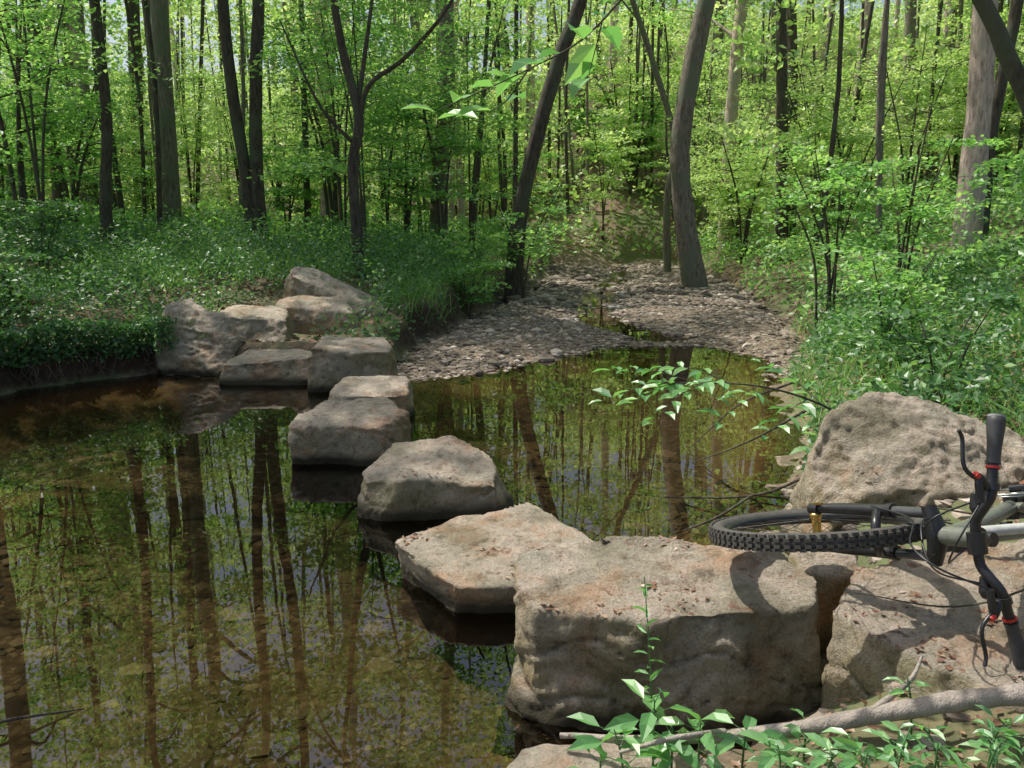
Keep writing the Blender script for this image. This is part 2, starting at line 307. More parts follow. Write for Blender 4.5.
# ---------------------------------------------------------------- rocks
rock_objs=[]
def rock(name,top,base,vox=.03,disp=.035,zb=-.3,cuts=9):
    bm=bmesh.new()
    for p in top: bm.verts.new(p)
    for p in base: bm.verts.new(p if len(p)==3 else (p[0],p[1],zb))
    def hull():
        r=bmesh.ops.convex_hull(bm,input=bm.verts)
        vs=[g for g in r['geom_interior'] if isinstance(g,bmesh.types.BMVert)]
        if vs: bmesh.ops.delete(bm,geom=vs,context='VERTS')
    hull()
    c=Vector((0,0,0))
    for v in bm.verts: c+=v.co/len(bm.verts)
    for k in range(cuts):
        a=random.uniform(0,6.283);n=Vector((math.cos(a),math.sin(a),random.uniform(-.15,.6))).normalized()
        m=max((v.co-c).dot(n) for v in bm.verts);dpt=min(.08,m*random.uniform(.03,.12))
        bmesh.ops.bisect_plane(bm,geom=bm.verts[:]+bm.edges[:]+bm.faces[:],plane_co=c+n*(m-dpt),plane_no=n,clear_outer=True)
        co=[v.co.copy() for v in bm.verts];bm.clear()
        for q in co: bm.verts.new(q)
        bmesh.ops.remove_doubles(bm,verts=bm.verts,dist=.002);hull()
    me=bpy.data.meshes.new('t');bm.to_mesh(me);bm.free()
    o=bpy.data.objects.new('t',me);link(o)
    m=o.modifiers.new('r','REMESH');m.mode='VOXEL';m.voxel_size=vox
    s=o.modifiers.new('s','SMOOTH');s.factor=.4;s.iterations=1
    dg=bpy.context.evaluated_depsgraph_get();dg.update()
    me2=bpy.data.meshes.new_from_object(o.evaluated_get(dg));bpy.data.objects.remove(o)
    sd=Vector((random.random()*50,random.random()*50,random.random()*50))
    nn=[v.normal.copy() for v in me2.vertices]
    for v,n in zip(me2.vertices,nn):
        p=v.co;side=1 if abs(n.z)<.6 else .45
        d=noise.fractal(p*1.8+sd,1,2,2)*disp*.4+noise.fractal(p*8+sd,.7,2,5)*disp*.38
        w=p+Vector((noise.noise(p*3+sd),noise.noise(p*3+sd*2),noise.noise(p*3-sd)))*.14
        # terraced, chipped faces: stepped noise gives flat facets with sharp breaks
        q=noise.noise(w*2.6+sd)*4.5;f=math.floor(q);t=q-f;t=min(1,max(0,(t-.40)/.2));d+=(f+t)*disp*.5*side
        c2=noise.noise(Vector((w.x*1.3,w.y*1.3,w.z*7))+sd);d-=max(0,.05-abs(c2))*disp*10*side
        v.co=p+n*d
    me2.polygons.foreach_set('use_smooth',np.ones(len(me2.polygons),bool));me2.materials.clear();me2.materials.append(ROCK)
    me2.name=name;o=bpy.data.objects.new(name,me2);link(o);rock_objs.append(o);return o
S='stepping_stone'
rock(S,[(0.0,2.90,.42),(.05,3.25,.47),(.5,3.45,.50),(1.06,3.38,.48),(1.17,3.05,.47),(1.08,2.83,.45),(.5,2.76,.43)],[(-.02,2.84),(.05,3.4),(1.08,3.4),(1.1,2.74),(.55,2.64)],.014,cuts=7)
rock('bank_boulder',[(1.06,2.62,.47),(1.32,3.12,.49),(2.1,3.2,.55),(2.4,2.5,.53),(1.5,2.15,.46)],[(1.03,2.6),(1.35,3.15),(2.3,3.1),(2.4,2.3),(1.5,2.1)],.016,zb=-.1)
rock('bank_boulder',[(1.54,4.25,.60),(1.68,4.4,.80),(1.95,4.5,.88),(2.3,4.5,.83),(2.75,4.5,.64),(2.74,4.2,.5),(2.2,4.0,.48),(1.6,4.06,.46)],[(1.5,4.05),(2.75,3.95),(2.9,4.7),(1.6,4.8)],.018,.05,0,12)
rock('bank_boulder',[(2.7,4.0,.62),(2.9,4.3,.72),(3.5,4.3,.72),(3.4,3.9,.66)],[(2.65,3.95),(3.5,3.8),(3.6,4.5),(2.75,4.5)],.03,zb=.2)
rock('bank_stone',[(1.2,3.42,.42),(1.42,3.4,.44),(1.42,3.2,.4),(1.22,3.22,.4)],[(1.18,3.45),(1.45,3.45),(1.45,3.15),(1.2,3.15)],.018,.025,0,5)
rock(S,[(-.62,4.09,.2),(-.3,4.4,.22),(.16,4.6,.22),(.47,4.0,.19),(.08,3.66,.15),(-.26,3.64,.15)],[(-.45,4.1),(.1,4.45),(.34,4.0),(.03,3.78),(-.28,3.78)],.014,.022,cuts=5)
rock(S,[(-.95,5.1,.25),(-.78,5.42,.36),(-.4,5.5,.38),(-.15,5.35,.30),(.04,5.15,.12),(-.12,4.98,.18),(-.6,4.92,.26),(-.9,5.0,.2)],[(-.98,4.95),(.06,5.0),(.05,5.5),(-.9,5.7)],.016,.025,cuts=6)
rock(S,[(-1.64,6.15,.3),(-1.52,6.7,.38),(-.95,6.75,.38),(-.8,6.3,.33),(-1.0,6.1,.29)],[(-1.66,6.1),(-.86,6.05),(-.8,6.7),(-1.6,6.8)],.018,.03,cuts=5)
rock(S,[(-1.68,7.5,.22),(-1.6,8.0,.33),(-1.0,8.0,.33),(-.95,7.6,.22)],[(-1.7,7.45),(-.93,7.45),(-.9,8.05),(-1.7,8.1)],.024,.025,cuts=4)
rock(S,[(-2.12,8.85,.46),(-2.1,9.4,.52),(-1.4,9.4,.52),(-1.25,9.0,.42),(-1.6,8.8,.42)],[(-2.18,8.8),(-1.3,8.75),(-1.22,9.5),(-2.2,9.5)],.024,.03,cuts=5)
rock(S,[(-3.2,9.25,.22),(-3.1,9.9,.3),(-2.3,10,.3),(-2.15,9.3,.3)],[(-3.25,9.2),(-2.2,9.15),(-2.1,10),(-3.2,10)],.024,.03,cuts=5)
rock('bank_boulder',[(-4.1,10.1,.80),(-3.9,10.4,.82),(-3.5,10.2,.68),(-3.2,10,.38),(-4.1,9.9,.6)],[(-4.2,9.75),(-3.25,9.7),(-3.2,10.5),(-4.2,10.6)],.026,.05,-.1,6)
rock('bank_boulder',[(-3.85,10.6,.62),(-3.7,11.2,.68),(-3.0,11.2,.66),(-2.8,10.6,.54)],[(-3.9,10.5),(-2.8,10.4),(-2.8,11.3),(-3.9,11.3)],.028,zb=0,cuts=5)
rock('bank_boulder',[(-3.2,11.4,.66),(-3.0,11.9,.78),(-2.3,11.9,.72),(-2.15,11.4,.56)],[(-3.3,11.3),(-2.1,11.2),(-2.0,12),(-3.3,12)],.028,zb=0,cuts=5)
rock('bank_boulder',[(-3.25,12.4,1.12),(-2.9,12.6,1.08),(-1.85,12.5,.6),(-1.8,12.1,.45),(-3.1,12.15,.98)],[(-3.3,12.1),(-1.8,11.95),(-1.8,12.8),(-3.2,12.9)],.028,.04,.1,5)
rock('bank_boulder',[(-.12,2.28,.12),(.0,2.46,.14),(.6,2.46,.16),(.78,2.2,.2),(.3,1.9,.15)],[(-.15,2.2),(.0,2.5),(.65,2.5),(.8,2.2),(.3,1.8)],.018,.03)
# bvh of rocks for dropping things
bv=[];bf=[];o0=0
for o in rock_objs:
    bv+=[v.co.copy() for v in o.data.vertices];bf+=[[k+o0 for k in p.vertices] for p in o.data.polygons];o0=len(bv)
BVH=BVHTree.FromPolygons(bv,bf)
def surf(x,y):
    h=float(H(np.array([x]),np.array([y]))[0]);r=BVH.ray_cast(Vector((x,y,5)),Vector((0,0,-1)))
    return max(h,r[0].z) if r[0] else h
# litter on rocks
C=[]
for (x0,x1,y0,y1,n) in [(0,1.2,2.7,3.4,90),(1.1,2.3,2.2,3.2,170),(-.55,.4,3.7,4.5,50),(-.9,0,4.9,5.5,20),(1.5,2.7,4,4.6,14),(-3.8,-2,9.2,12,60),(-1.6,-.8,6,8,12)]:
    cs=[(random.uniform(x0,x1),random.uniform(y0,y1)) for _ in range(max(2,n//12))]
    for k in range(n):
        c=random.choice(cs);x=c[0]+random.gauss(0,.05);y=c[1]+random.gauss(0,.04)
        r=BVH.ray_cast(Vector((x,y,5)),Vector((0,0,-1)))
        if r[0] and r[1].z>.7: C.append((x,y,r[0].z+.005))
C=np.array(C);build('leaf_litter',[leaves(C,.028,1,.25,.5,0)],[LITTER])
n=26000;x=rng.uniform(-12,12,n);y=rng.uniform(3.6,26,n);dp,dc=dists(x,y);k=np.minimum(dp,dc)>.05;x=x[k];y=y[k]
x2=rng.uniform(0,4,2600);y2=rng.uniform(1.2,3.8,2600);dp,dc=dists(x2,y2);k=dp>.05;x2=x2[k];y2=y2[k]
build('leaf_litter',[leaves(np.stack([x,y,H(x,y)+.02],1),.08,1,.35,.6,0),leaves(np.stack([x2,y2,H(x2,y2)+.012],1),.035,1,.35,.55,0)],[LITTER])
# ---------------------------------------------------------------- undergrowth
def under(name,n,xr,yr,size,hmax,mat,cond,patch=1.0,spread=.6,drop=0):
    x=rng.uniform(*xr,n);y=rng.uniform(*yr,n);dp,dc=dists(x,y);d=np.minimum(dp,dc)
    pn=vn(x*patch,y*patch,31);k=cond(x,y,d)&(pn+rng.random(n)*.5>.42);x=x[k];y=y[k];pn=pn[k];d=d[k]
    h=hmax*(.25+.9*vn(x*patch*1.7,y*patch*1.7,77))*ss(.0,.5,d+.15)
    z=H(x,y)+h*rng.random(len(x))**.6
    val=np.clip(.25+.5*vn(x*2.3,y*2.3,13)+.35*rng.normal(size=len(x))*.6,0,1)
    return build(name,[leaves(np.stack([x,y,z],1),size,1,spread,.6,0,val)],[mat])
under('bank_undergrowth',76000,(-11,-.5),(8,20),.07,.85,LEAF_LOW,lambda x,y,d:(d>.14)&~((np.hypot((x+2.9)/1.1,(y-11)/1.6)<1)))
under('bank_undergrowth',30000,(-16,2),(16,32),.13,1.2,LEAF_MID,lambda x,y,d:(d>.1),.6)
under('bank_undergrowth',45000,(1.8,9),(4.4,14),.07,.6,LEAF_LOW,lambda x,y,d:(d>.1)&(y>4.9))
under('bank_undergrowth',36000,(3,18),(12,34),.12,1.2,LEAF_MID,lambda x,y,d:(d>.1),.6)
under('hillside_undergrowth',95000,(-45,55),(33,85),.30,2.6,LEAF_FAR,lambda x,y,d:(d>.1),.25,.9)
# weeds drooping over the undercut left bank
n=90000;x=rng.uniform(-7,-3.9,n);y=rng.uniform(7,11,n);dp,dc=dists(x,y);k=(dp>-.12)&(dp<.22)&(vn(x*2.2,y*2.2,91)+.5*rng.random(n)>.62);x=x[k];y=y[k]
z=.18+.42*rng.random(len(x))**.7+.15*vn(x*3,y*3,92)
build('bank_weeds',[leaves(np.stack([x,y,z],1),.065,.6,.8,.5,0,np.clip(rng.normal(.35,.25,len(x)),0,1))],[LEAF_LOW])
# grass tufts
def grass(name,n,xr,yr,L,cond,mat=None):
    x=rng.uniform(*xr,n);y=rng.uniform(*yr,n);dp,dc=dists(x,y);k=cond(x,y,np.minimum(dp,dc))&(vn(x*1.2,y*1.2,5)>.45);x=x[k];y=y[k];n=len(x)
    z=H(x,y);B=np.stack([x,y,z],1);D=nrm(np.stack([rng.normal(size=n)*.35,rng.normal(size=n)*.35,np.ones(n)],1));l=L*rng.uniform(.5,1.2,n)[:,None]
    S=nrm(np.cross(D,rng.normal(size=(n,3))))*.005;bend=np.stack([D[:,0],D[:,1],-.2*np.ones(n)],1)*l*.7
    V=np.stack([B-S,B+S,B+D*l*.6+S*.7,B+D*l*.6-S*.7,B+D*l+bend*.6],1).reshape(-1,3);b=(np.arange(n)*5)[:,None];v=rng.random(n)
    return build(name,[(V,b+np.array([[0,1,2,3]]),0,v,False),(V,b+np.array([[3,2,4]]),0,v,False)],[mat or LEAF_MID])
grass('grass',16000,(-7,-.5),(9.5,17),.4,lambda x,y,d:(d>.15)&~((np.hypot((x+2.9)/1.0,(y-11)/1.5)<1)))
grass('grass',7000,(1.5,7),(4.5,13),.35,lambda x,y,d:(d>.05))
# ---------------------------------------------------------------- trees
def spray(c,r,n,th=.16):
    a=rng.uniform(0,6.28,n);rr=r*np.sqrt(rng.random(n))
    return np.stack([c[0]+rr*np.cos(a),c[1]+rr*np.sin(a),c[2]+rng.normal(size=n)*th*r-.12*rr*rr/r],1)
def tree(name,path,r0,r1,barkm,leafm,top,crown_r,nl,ls,zlow,limbs=8,spr=.8,low=0):
    """path: lower trunk points; continues to height `top`"""
    P=[np.array(p,float) for p in path];d=P[-1]-P[-2];d=d/max(d[2],.1)*.6;d[2]=0
    P[0][2]-=.3
    z=P[-1][2];last=P[-1];steps=3
    for i in range(1,steps+1):
        f=i/steps;q=last+np.array([d[0]*(top-z)*f*.4+random.gauss(0,.15),d[1]*(top-z)*f*.4+random.gauss(0,.15),(top-z)*f]);P.append(q)
    k=len(P)*5;parts=tube(P,[r0*1.45,r0*1.05,r0,(r0*.8+r1*.2),(r0+r1)/2,r1],12,k,0,None,.035)
    SP=smoothpath(P,60);C=[]
    for i in range(limbs):
        zz=zlow+(top-zlow)*(i+.5*random.random())/limbs
        q=SP[np.argmin(abs(SP[:,2]-zz))];a=random.uniform(0,6.28);L=crown_r*random.uniform(.6,1.1)*(1-.45*(zz-zlow)/(top-zlow+.01))
        e=q+np.array([math.cos(a)*L,math.sin(a)*L,L*random.uniform(.25,.7)]);m=(q+e)/2+np.array([0,0,.1*L])
        rb=max(.012,r0*.32*(1-.5*i/limbs));parts+=tube([q,m,e],[rb,rb*.7,rb*.25],6,8,0)
        for t in (.45,.7,.85,1.0,1.1):
            c=q+(e-q)*t+np.array([random.gauss(0,.3*L*.5),random.gauss(0,.3*L*.5),random.gauss(0,.25)])
            C.append((c,spr*random.uniform(.6,1.2)))
            if t in(.45,.85):
                parts+=tube([q+(e-q)*t*.8,c],[rb*.35,rb*.12],5,4,0)
    per=max(1,nl//len(C));L=np.concatenate([spray(c,r,per,.2) for c,r in C])
    val=np.concatenate([np.clip(random.random()*.5+.25+rng.normal(size=per)*.2,0,1) for _ in C])
    parts.append(leaves(L,ls,1,.55,.62,1,val))
    return build(name,parts,[barkm,leafm])
def hz(x,y): return float(H(np.array([x]),np.array([y]))[0])
def T(name,x,y,pts,r,bk,top=15,cr=3.2,nl=3200,ls=.16,zl=7.5,**k):
    g=hz(x,y);return tree(name,[(x,y,g)]+pts,r*.92,r*.28,bk,LEAF_MID,top,cr,nl,ls,zl,**k)
T('forest_tree',-11.5,22,[(-11.4,22,3),(-11.6,22,6)],.15,BARK_D)
T('forest_tree',-7.5,16,[(-7.45,16,2.2),(-7.3,16,3.6),(-7.35,16,6)],.10,BARK_D)
T('forest_tree',-7.9,20,[(-7.8,20,3),(-7.75,20,7)],.21,BARK_G)
T('forest_tree',-5.05,17,[(-5.15,17,2.5),(-5.35,17,4.5),(-5.4,17,6.2)],.12,BARK_D)
T('forest_tree',-4.9,17.05,[(-4.95,17,2.5),(-4.85,17,4.5),(-4.7,17,6.2)],.13,BARK_D)
T('forest_tree',-5.05,24,[(-5,24,3),(-5.05,24,7.5)],.25,BARK_P)
T('forest_tree',-1.9,22,[(-1.8,22,3),(-1.6,22,5),(-1.6,22,7.3)],.2,BARK_G)
T('forest_tree',.0,18,[(.1,18,1.4),(.4,18,3),(.9,18,4.8),(1.5,18,6.6)],.16,BARK_D)
T('forest_tree',4.55,21,[(4.2,21,1.6),(4.0,21,3.4),(4.25,21,5.5),(4.6,21,7.5)],.25,BARK_G)
T('forest_tree',4.9,27,[(4.8,27,2.5),(5.0,27,4),(4.2,27,6.5),(3.4,27,8.8)],.10,BARK_G)
T('forest_tree',7.35,14,[(7.35,14,3.2),(7.3,14,5.5)],.19,BARK_P)
T('forest_tree',7.9,14.6,[(7.9,14.6,3.2),(8.1,14.6,5.5)],.1,BARK_D)
T('forest_tree',7.4,30,[(7.4,30,5),(7.6,30,9)],.22,BARK_P)
T('forest_tree',5.2,8,[(5.0,8,1.9),(4.75,8,2.6),(4.3,8,3.4),(3.95,8,4.1)],.08,BARK_D,top=9,cr=2.5,nl=1800,zl=5.2)
# forked small tree in the left-middle distance
g=hz(-2.6,14.5);parts=[]
parts+=tube([(-2.55,14.5,g-.2),(-2.6,14.5,1.6),(-2.62,14.5,2.7),(-2.5,14.5,3.4),(-2.75,14.5,4.6),(-3.0,14.5,6.5),(-3.2,14.4,8.5)],[.11,.09,.08,.06,.03],10,30,0,None,.04)
parts+=tube([(-2.5,14.5,3.3),(-2.3,14.4,3.9),(-1.7,14.3,4.3),(-1.0,14.1,5.0),(-.5,14,5.9)],[.045,.035,.02],8,18)
parts+=tube([(-2.55,14.5,3.4),(-2.35,14.6,4.6),(-2.1,14.7,6.2)],[.05,.035,.02],8,14)
parts+=tube([(-2.6,14.5,3.0),(-3.1,14.3,3.6),(-3.6,14.1,4.8)],[.035,.025,.012],7,12)
C=[spray((random.gauss(-2.2,1.2),random.gauss(14.4,.8),random.uniform(4.2,8.5)),.7,120) for _ in range(26)]
parts.append(leaves(np.concatenate(C),.10,1,.5,.6,1));build('forked_tree',parts,[BARK_D,LEAF_MID])
# trees standing outside the view (left of the viewpoint) that dapple the pool
for (x,y,t,nl) in [(-8.6,3.5,14,3200),(-10.0,10.0,14,5200),(-8.8,13.5,15,3600),(-12,0,16,2600),(6.5,3.0,13,2600)]:
    T('forest_tree',x,y,[(x+.1,y,3),(x+.2,y,6)],.2,BARK_G,top=t,cr=4.0,nl=nl,ls=.17,zl=7.0,spr=.8)
# understory saplings
def sapling(x,y,h,ns,spread,ncl,ls,leafm,bk=BARK_D,nper=55,lean=(0,0),r=.022,name='sapling'):
    g=hz(x,y);parts=[];C=[];vals=[]
    for i in range(ns):
        a=random.uniform(0,6.28);sp=spread*random.uniform(.4,1)
        e=np.array([x+math.cos(a)*sp+lean[0],y+math.sin(a)*sp+lean[1],g+h*random.uniform(.75,1.05)]);b=np.array([x+random.gauss(0,.05),y+random.gauss(0,.05),g-.1])
        m=b*.5+e*.5+np.array([-math.cos(a)*sp*.25,-math.sin(a)*sp*.25,0])
        parts+=tube([b,m,e],[r,r*.8,r*.3],7,12);SP=smoothpath([b,m,e],20)
        for j in range(max(1,ncl//ns)):
            q=SP[random.randint(7,19)];a2=random.uniform(0,6.28);L=random.uniform(.3,1.0)*h*.28
            c=q+np.array([math.cos(a2)*L,math.sin(a2)*L,random.uniform(.0,.3)*L]);parts+=tube([q,(q+c)/2+np.array([0,0,.06*L]),c],[r*.35,r*.12],5,5)
            C.append(spray(c,random.uniform(.35,.7)*L+.15,nper,.10));vals.append(np.clip(random.random()*.6+.2+rng.normal(size=nper)*.15,0,1))
    parts.append(leaves(np.concatenate(C),ls,1,.4,.62,1,np.concatenate(vals)));return build(name,parts,[bk,leafm])
sapling(4.4,11.8,2.6,6,1.0,28,.085,LEAF_MID,r=.02,nper=70)
sapling(5.1,11.2,2.6,4,.9,26,.085,LEAF_MID,r=.02,nper=70)
sapling(3.6,8.2,1.3,4,.6,18,.08,LEAF_MID,r=.012)
sapling(3.2,6.3,.9,4,.5,14,.075,LEAF_LOW,r=.01)
sapling(4.3,6.4,1.1,4,.6,18,.075,LEAF_LOW,r=.01)
sapling(3.9,5.0,.8,4,.5,14,.075,LEAF_MID,r=.01)
sapling(5.0,7.2,1.5,4,.7,22,.085,LEAF_MID,r=.012)
sapling(-6.8,12.5,1.4,4,.7,22,.08,LEAF_LOW,r=.012)
sapling(-8.2,13.5,2.0,4,.9,24,.09,LEAF_LOW,r=.015)
sapling(-7.0,11.2,.9,4,.5,22,.08,LEAF_LOW,r=.01)
sapling(-6.3,10.6,.7,4,.4,18,.08,LEAF_LOW,r=.01)
sapling(-6.0,9.6,.6,4,.4,18,.07,LEAF_LOW,r=.01)
sapling(.2,17.5,2.6,4,1.0,28,.10,LEAF_MID,r=.02)
sapling(-.8,15.2,1.3,4,.6,20,.09,LEAF_MID,r=.012)
for k in range(54):
    while True:
        y=random.uniform(15,34);x=random.uniform(-.62*y,.62*y);dpp,dcc=dists(np.array([x]),np.array([y]))
        if min(dpp[0],dcc[0])>.6 and not (abs(x/y-.54)<.06 and y<19): break
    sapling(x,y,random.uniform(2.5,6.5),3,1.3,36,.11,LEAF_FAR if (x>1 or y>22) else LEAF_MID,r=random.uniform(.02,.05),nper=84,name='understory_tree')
for k in range(22):
    y=random.uniform(33.5,46);x=random.uniform(-4,13)
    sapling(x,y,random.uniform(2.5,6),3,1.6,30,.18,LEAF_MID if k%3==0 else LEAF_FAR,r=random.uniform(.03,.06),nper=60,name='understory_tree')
# distant forest: trunks and foliage as one mass
parts=[];C=[];vals=[]
for k in range(178):
    while True:
        y=random.uniform(24,88);x=random.uniform(-.68*y-6,.68*y+6)
        dpp,dcc=dists(np.array([x]),np.array([y]))
        if min(dpp[0],dcc[0])>1.2: break
    g=hz(x,y);h=random.uniform(13,20);r=random.choice([.07,.09,.12,.16,.22]);lx=random.gauss(0,.8);ly=random.gauss(0,.5)
    parts+=tube([(x,y,g-.3),(x+lx*.3,y,g+h*.3),(x+lx*.8,y+ly,g+h*.7),(x+lx,y+ly,g+h)],[r*1.2,r,r*.7,r*.3],7,8,random.choice([0,0,2,3]))
    for j in range(21):
        zz=g+h*(random.random()**.9)*.98+1.0;a=random.uniform(0,6.28);L=random.uniform(.5,3.2)
        C.append(spray((x+math.cos(a)*L,y+math.sin(a)*L,zz),random.uniform(.7,1.5),68,.14));vals.append(np.clip(random.random()*.9+.05+rng.normal(size=68)*.12,0,1))
for k in range(95):   # slender pole trees
    while True:
        y=random.uniform(17,48);x=random.uniform(-.64*y,.64*y);dpp,dcc=dists(np.array([x]),np.array([y]))
        if min(dpp[0],dcc[0])>.8: break
    g=hz(x,y);h=random.uniform(9,14);r=random.uniform(.03,.075);lx=random.gauss(0,.7)
    parts+=tube([(x,y,g-.3),(x+lx*.3+random.gauss(0,.12),y,g+h*.33),(x+lx*.5,y,g+h*.66),(x+lx,y,g+h)],[r*1.2,r,r*.8,r*.3],7,10,random.choice([0,3,3]))
    for j in range(3): C.append(spray((x+lx+random.gauss(0,.6),y+random.gauss(0,.6),g+h*random.uniform(.75,1)),.8,50,.2));vals.append(np.clip(random.random()*.9+.05+rng.normal(size=50)*.12,0,1))
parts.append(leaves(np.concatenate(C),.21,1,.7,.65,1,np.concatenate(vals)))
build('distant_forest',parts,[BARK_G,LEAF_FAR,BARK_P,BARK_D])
# ---------------------------------------------------------------- overhanging dogwood limb (top) and its tree
def twigleaves(path,n,L,r=.006,parts=None,droop=.3,mat=1):
    parts=parts if parts is not None else []
    parts+=tube(path,[r,r*.4],6,14);SP=smoothpath(path,40);C=[];Td=[]
    for i in range(n):
        k=int(8+31*i/max(n-1,1));q=SP[min(k,39)];t=SP[min(k,39)]-SP[max(k-2,0)];t/=np.linalg.norm(t);s=np.cross(t,[0,0,1]);s/=max(np.linalg.norm(s),1e-6)
        d=t*.6+s*(1 if i%2 else -1)*.9+np.array([0,0,-droop*random.random()])
        if i==n-1: d=t
        C.append(q+d*.012);Td.append(d+rng.normal(size=3)*.15)
    parts+=leaves(np.array(C),L,1,.22,.5,mat,None,True,np.array(Td));return parts
p=[]
p+=tube([(3.4,1.2,-.1+hz(3.4,1.2)),(3.3,1.2,1.6),(3.1,1.4,3.2),(2.9,1.4,5)],[.07,.05,.02],9,20)
p+=tube([(3.2,1.35,2.6),(2.2,1.9,2.95),(1.2,2.5,2.9),(.55,2.75,2.68),(.3,2.75,2.5)],[.03,.018,.006],8,24)
twigleaves([(.5,2.75,2.66),(.25,2.72,2.36),(.05,2.7,2.24),(-.22,2.68,2.12)],9,.15,.004,p)
twigleaves([(.3,2.75,2.5),(.27,2.8,2.36),(.24,2.8,2.24)],5,.15,.003,p)
twigleaves([(.05,2.7,2.24),(-.02,2.8,2.16),(-.1,2.85,2.12)],4,.13,.003,p)
twigleaves([(1.0,2.55,2.88),(.8,2.7,2.66),(.7,2.8,2.6)],5,.13,.004,p)
build('dogwood_tree',p,[BARK_D,LEAF_NEAR])
# leafy branch over the water, right bank
p=[]
p+=tube([(2.5,6.0,hz(2.5,6)-.05),(2.2,5.9,.5),(1.7,5.8,.66),(1.1,5.7,.70)],[.012,.008,.004],7,16)
for (s,e) in [((2.1,5.9,.55),(1.7,5.5,.38)),((1.7,5.8,.66),(1.35,5.4,.5)),((1.5,5.8,.68),(1.1,6.1,.74)),((1.2,5.7,.70),(.62,5.6,.60)),((1.3,5.7,.7),(.9,5.3,.52)),((2.2,5.9,.5),(1.9,6.4,.72)),((1.25,5.7,.7),(.7,5.85,.76)),((1.2,5.7,.7),(.8,5.45,.62)),((1.5,5.75,.68),(1.15,5.45,.7)),((2.2,5.9,.5),(1.95,5.3,.3))]:
    s=np.array(s);e=np.array(e);twigleaves([s,(s+e)/2+[0,0,.04],e],9,.14,.004,p)
build('overhanging_sapling',p,[BARK_D,LEAF_NEAR])
# fallen twigs at the right water edge
for pts in ([(2.1,5.2,.35),(1.6,5.1,.12),(1.1,5.3,.02),(.75,5.6,-.05)],[(1.5,5.1,.1),(1.2,4.8,.06),(.9,4.75,-.04)],[(2.3,6.8,.5),(1.8,6.6,.35),(1.4,6.5,.02)],[(2.2,6.2,.4),(1.7,6.0,.2),(1.3,6.2,-.03)],[(-2.0,2.6,.03),(-1.85,2.72,.05),(-1.6,2.9,.0)]):
    build('fallen_branch',tube(pts,[.011,.007,.003],7,20,0,None,.1),[BARK_D])
build('fallen_branch',tube([(2.5,3.05,.62),(1.9,2.75,.6),(1.5,2.65,.53),(1.2,2.8,.51)],[.007,.004,.002],7,20,0,None,.1),[BARK_D])
build('fallen_branch',tube([(2.5,3.5,.7),(2.0,3.25,.64),(1.7,3.4,.62)],[.009,.006,.003],7,20,0,None,.1),[BARK_D])
# driftwood log across the foreground
p=tube([(.15,2.40,.22),(.45,2.30,.27),(.8,2.2,.37),(1.1,2.13,.48),(1.3,2.1,.53),(1.6,2.1,.56),(2.1,2.2,.64)],[.008,.016,.023,.028,.025,.033],12,44,0,None,.09)
p+=tube([(.62,2.25,.33),(.45,2.17,.36),(.3,2.15,.33)],[.010,.005],8,8,0,None,.06)
p+=tube([(1.0,2.15,.46),(1.12,2.2,.52),(1.2,2.3,.54)],[.010,.004],8,8,0,None,.06)
build('driftwood_log',p,[LOGM])
# roots on undercut left bank
p=[]
for k in range(60):
    t=random.random();x=-6.1+2.0*t;y=7.4+2.5*t**.9+random.gauss(0,.1)
    for it in range(30):
        dpp,_=dists(np.array([x]),np.array([y]))
        if dpp[0]<.06: y+=.03
        elif dpp[0]>.12: y-=.03
    p+=tube([(x-.02,y+.12,.46),(x+random.gauss(0,.04),y-.03,.36),(x+random.gauss(.0,.1),y-.09,.2),(x+random.gauss(.0,.15),y-.12,random.uniform(-.05,.12))],[.009,.006,.002],6,12)
build('exposed_roots',p,[ROOTM])
# ---------------------------------------------------------------- foreground plants
def seedling(x,y,h,n,L,lean=(0,0),name='seedling'):
    z=surf(x,y);p=[]
    P=[(x,y,z-.02),(x+lean[0]*.4,y+lean[1]*.4,z+h*.6),(x+lean[0],y+lean[1],z+h)]
    p+=tube(P,[.004,.002],6,10);SP=smoothpath(P,30);C=[];Td=[]
    for i in range(n):
        q=SP[min(29,int(10+20*i/n))];a=i*2.4+random.random();d=np.array([math.cos(a),math.sin(a),.25]);e=q+d*L*.4
        p+=tube([q,e],[.0018,.0012],4,3);C.append(e);Td.append(d+np.array([0,0,-.35]))
    p+=leaves(np.array(C),L,1,.3,.46,1,None,True,np.array(Td));return build(name,p,[LEAF_LOW,LEAF_NEAR])
for (x,y,h,n,L) in [(.42,2.28,.28,9,.12),(.54,2.22,.2,9,.11),(.33,2.2,.18,8,.12),(.66,2.2,.22,8,.10),(.25,2.15,.12,7,.10),(.45,2.12,.1,7,.10),(.48,2.3,.16,8,.11),(.76,2.08,.12,7,.07),(.9,2.02,.10,8,.06),(1.0,1.98,.13,8,.055),(1.12,2.0,.10,8,.055),(1.22,1.96,.14,8,.05),(1.32,1.98,.10,8,.05),(1.05,1.9,.12,8,.055),(1.2,1.9,.1,8,.055),(.88,1.92,.1,8,.06),(.7,1.98,.1,7,.07),(1.12,2.16,.16,8,.045),(.86,2.26,.14,7,.05),(.95,1.9,.16,9,.05),(1.3,1.88,.16,9,.05),(.8,1.95,.14,8,.055),(1.15,1.86,.12,8,.05)]:
    seedling(x,y,h,n,L,(random.gauss(0,.03),random.gauss(0,.03)))
z=surf(.44,2.4);p=tube([(.44,2.4,z-.02),(.43,2.42,z+.25),(.4,2.42,z+.58)],[.0035,.0012],6,14);C=[];Td=[]
for i in range(18):
    f=.3+.7*i/18;q=np.array([.44-.04*f,2.41,z+.58*f]);a=i*2.2;d=np.array([math.cos(a),math.sin(a)*.7,.8]);C.append(q);Td.append(d)
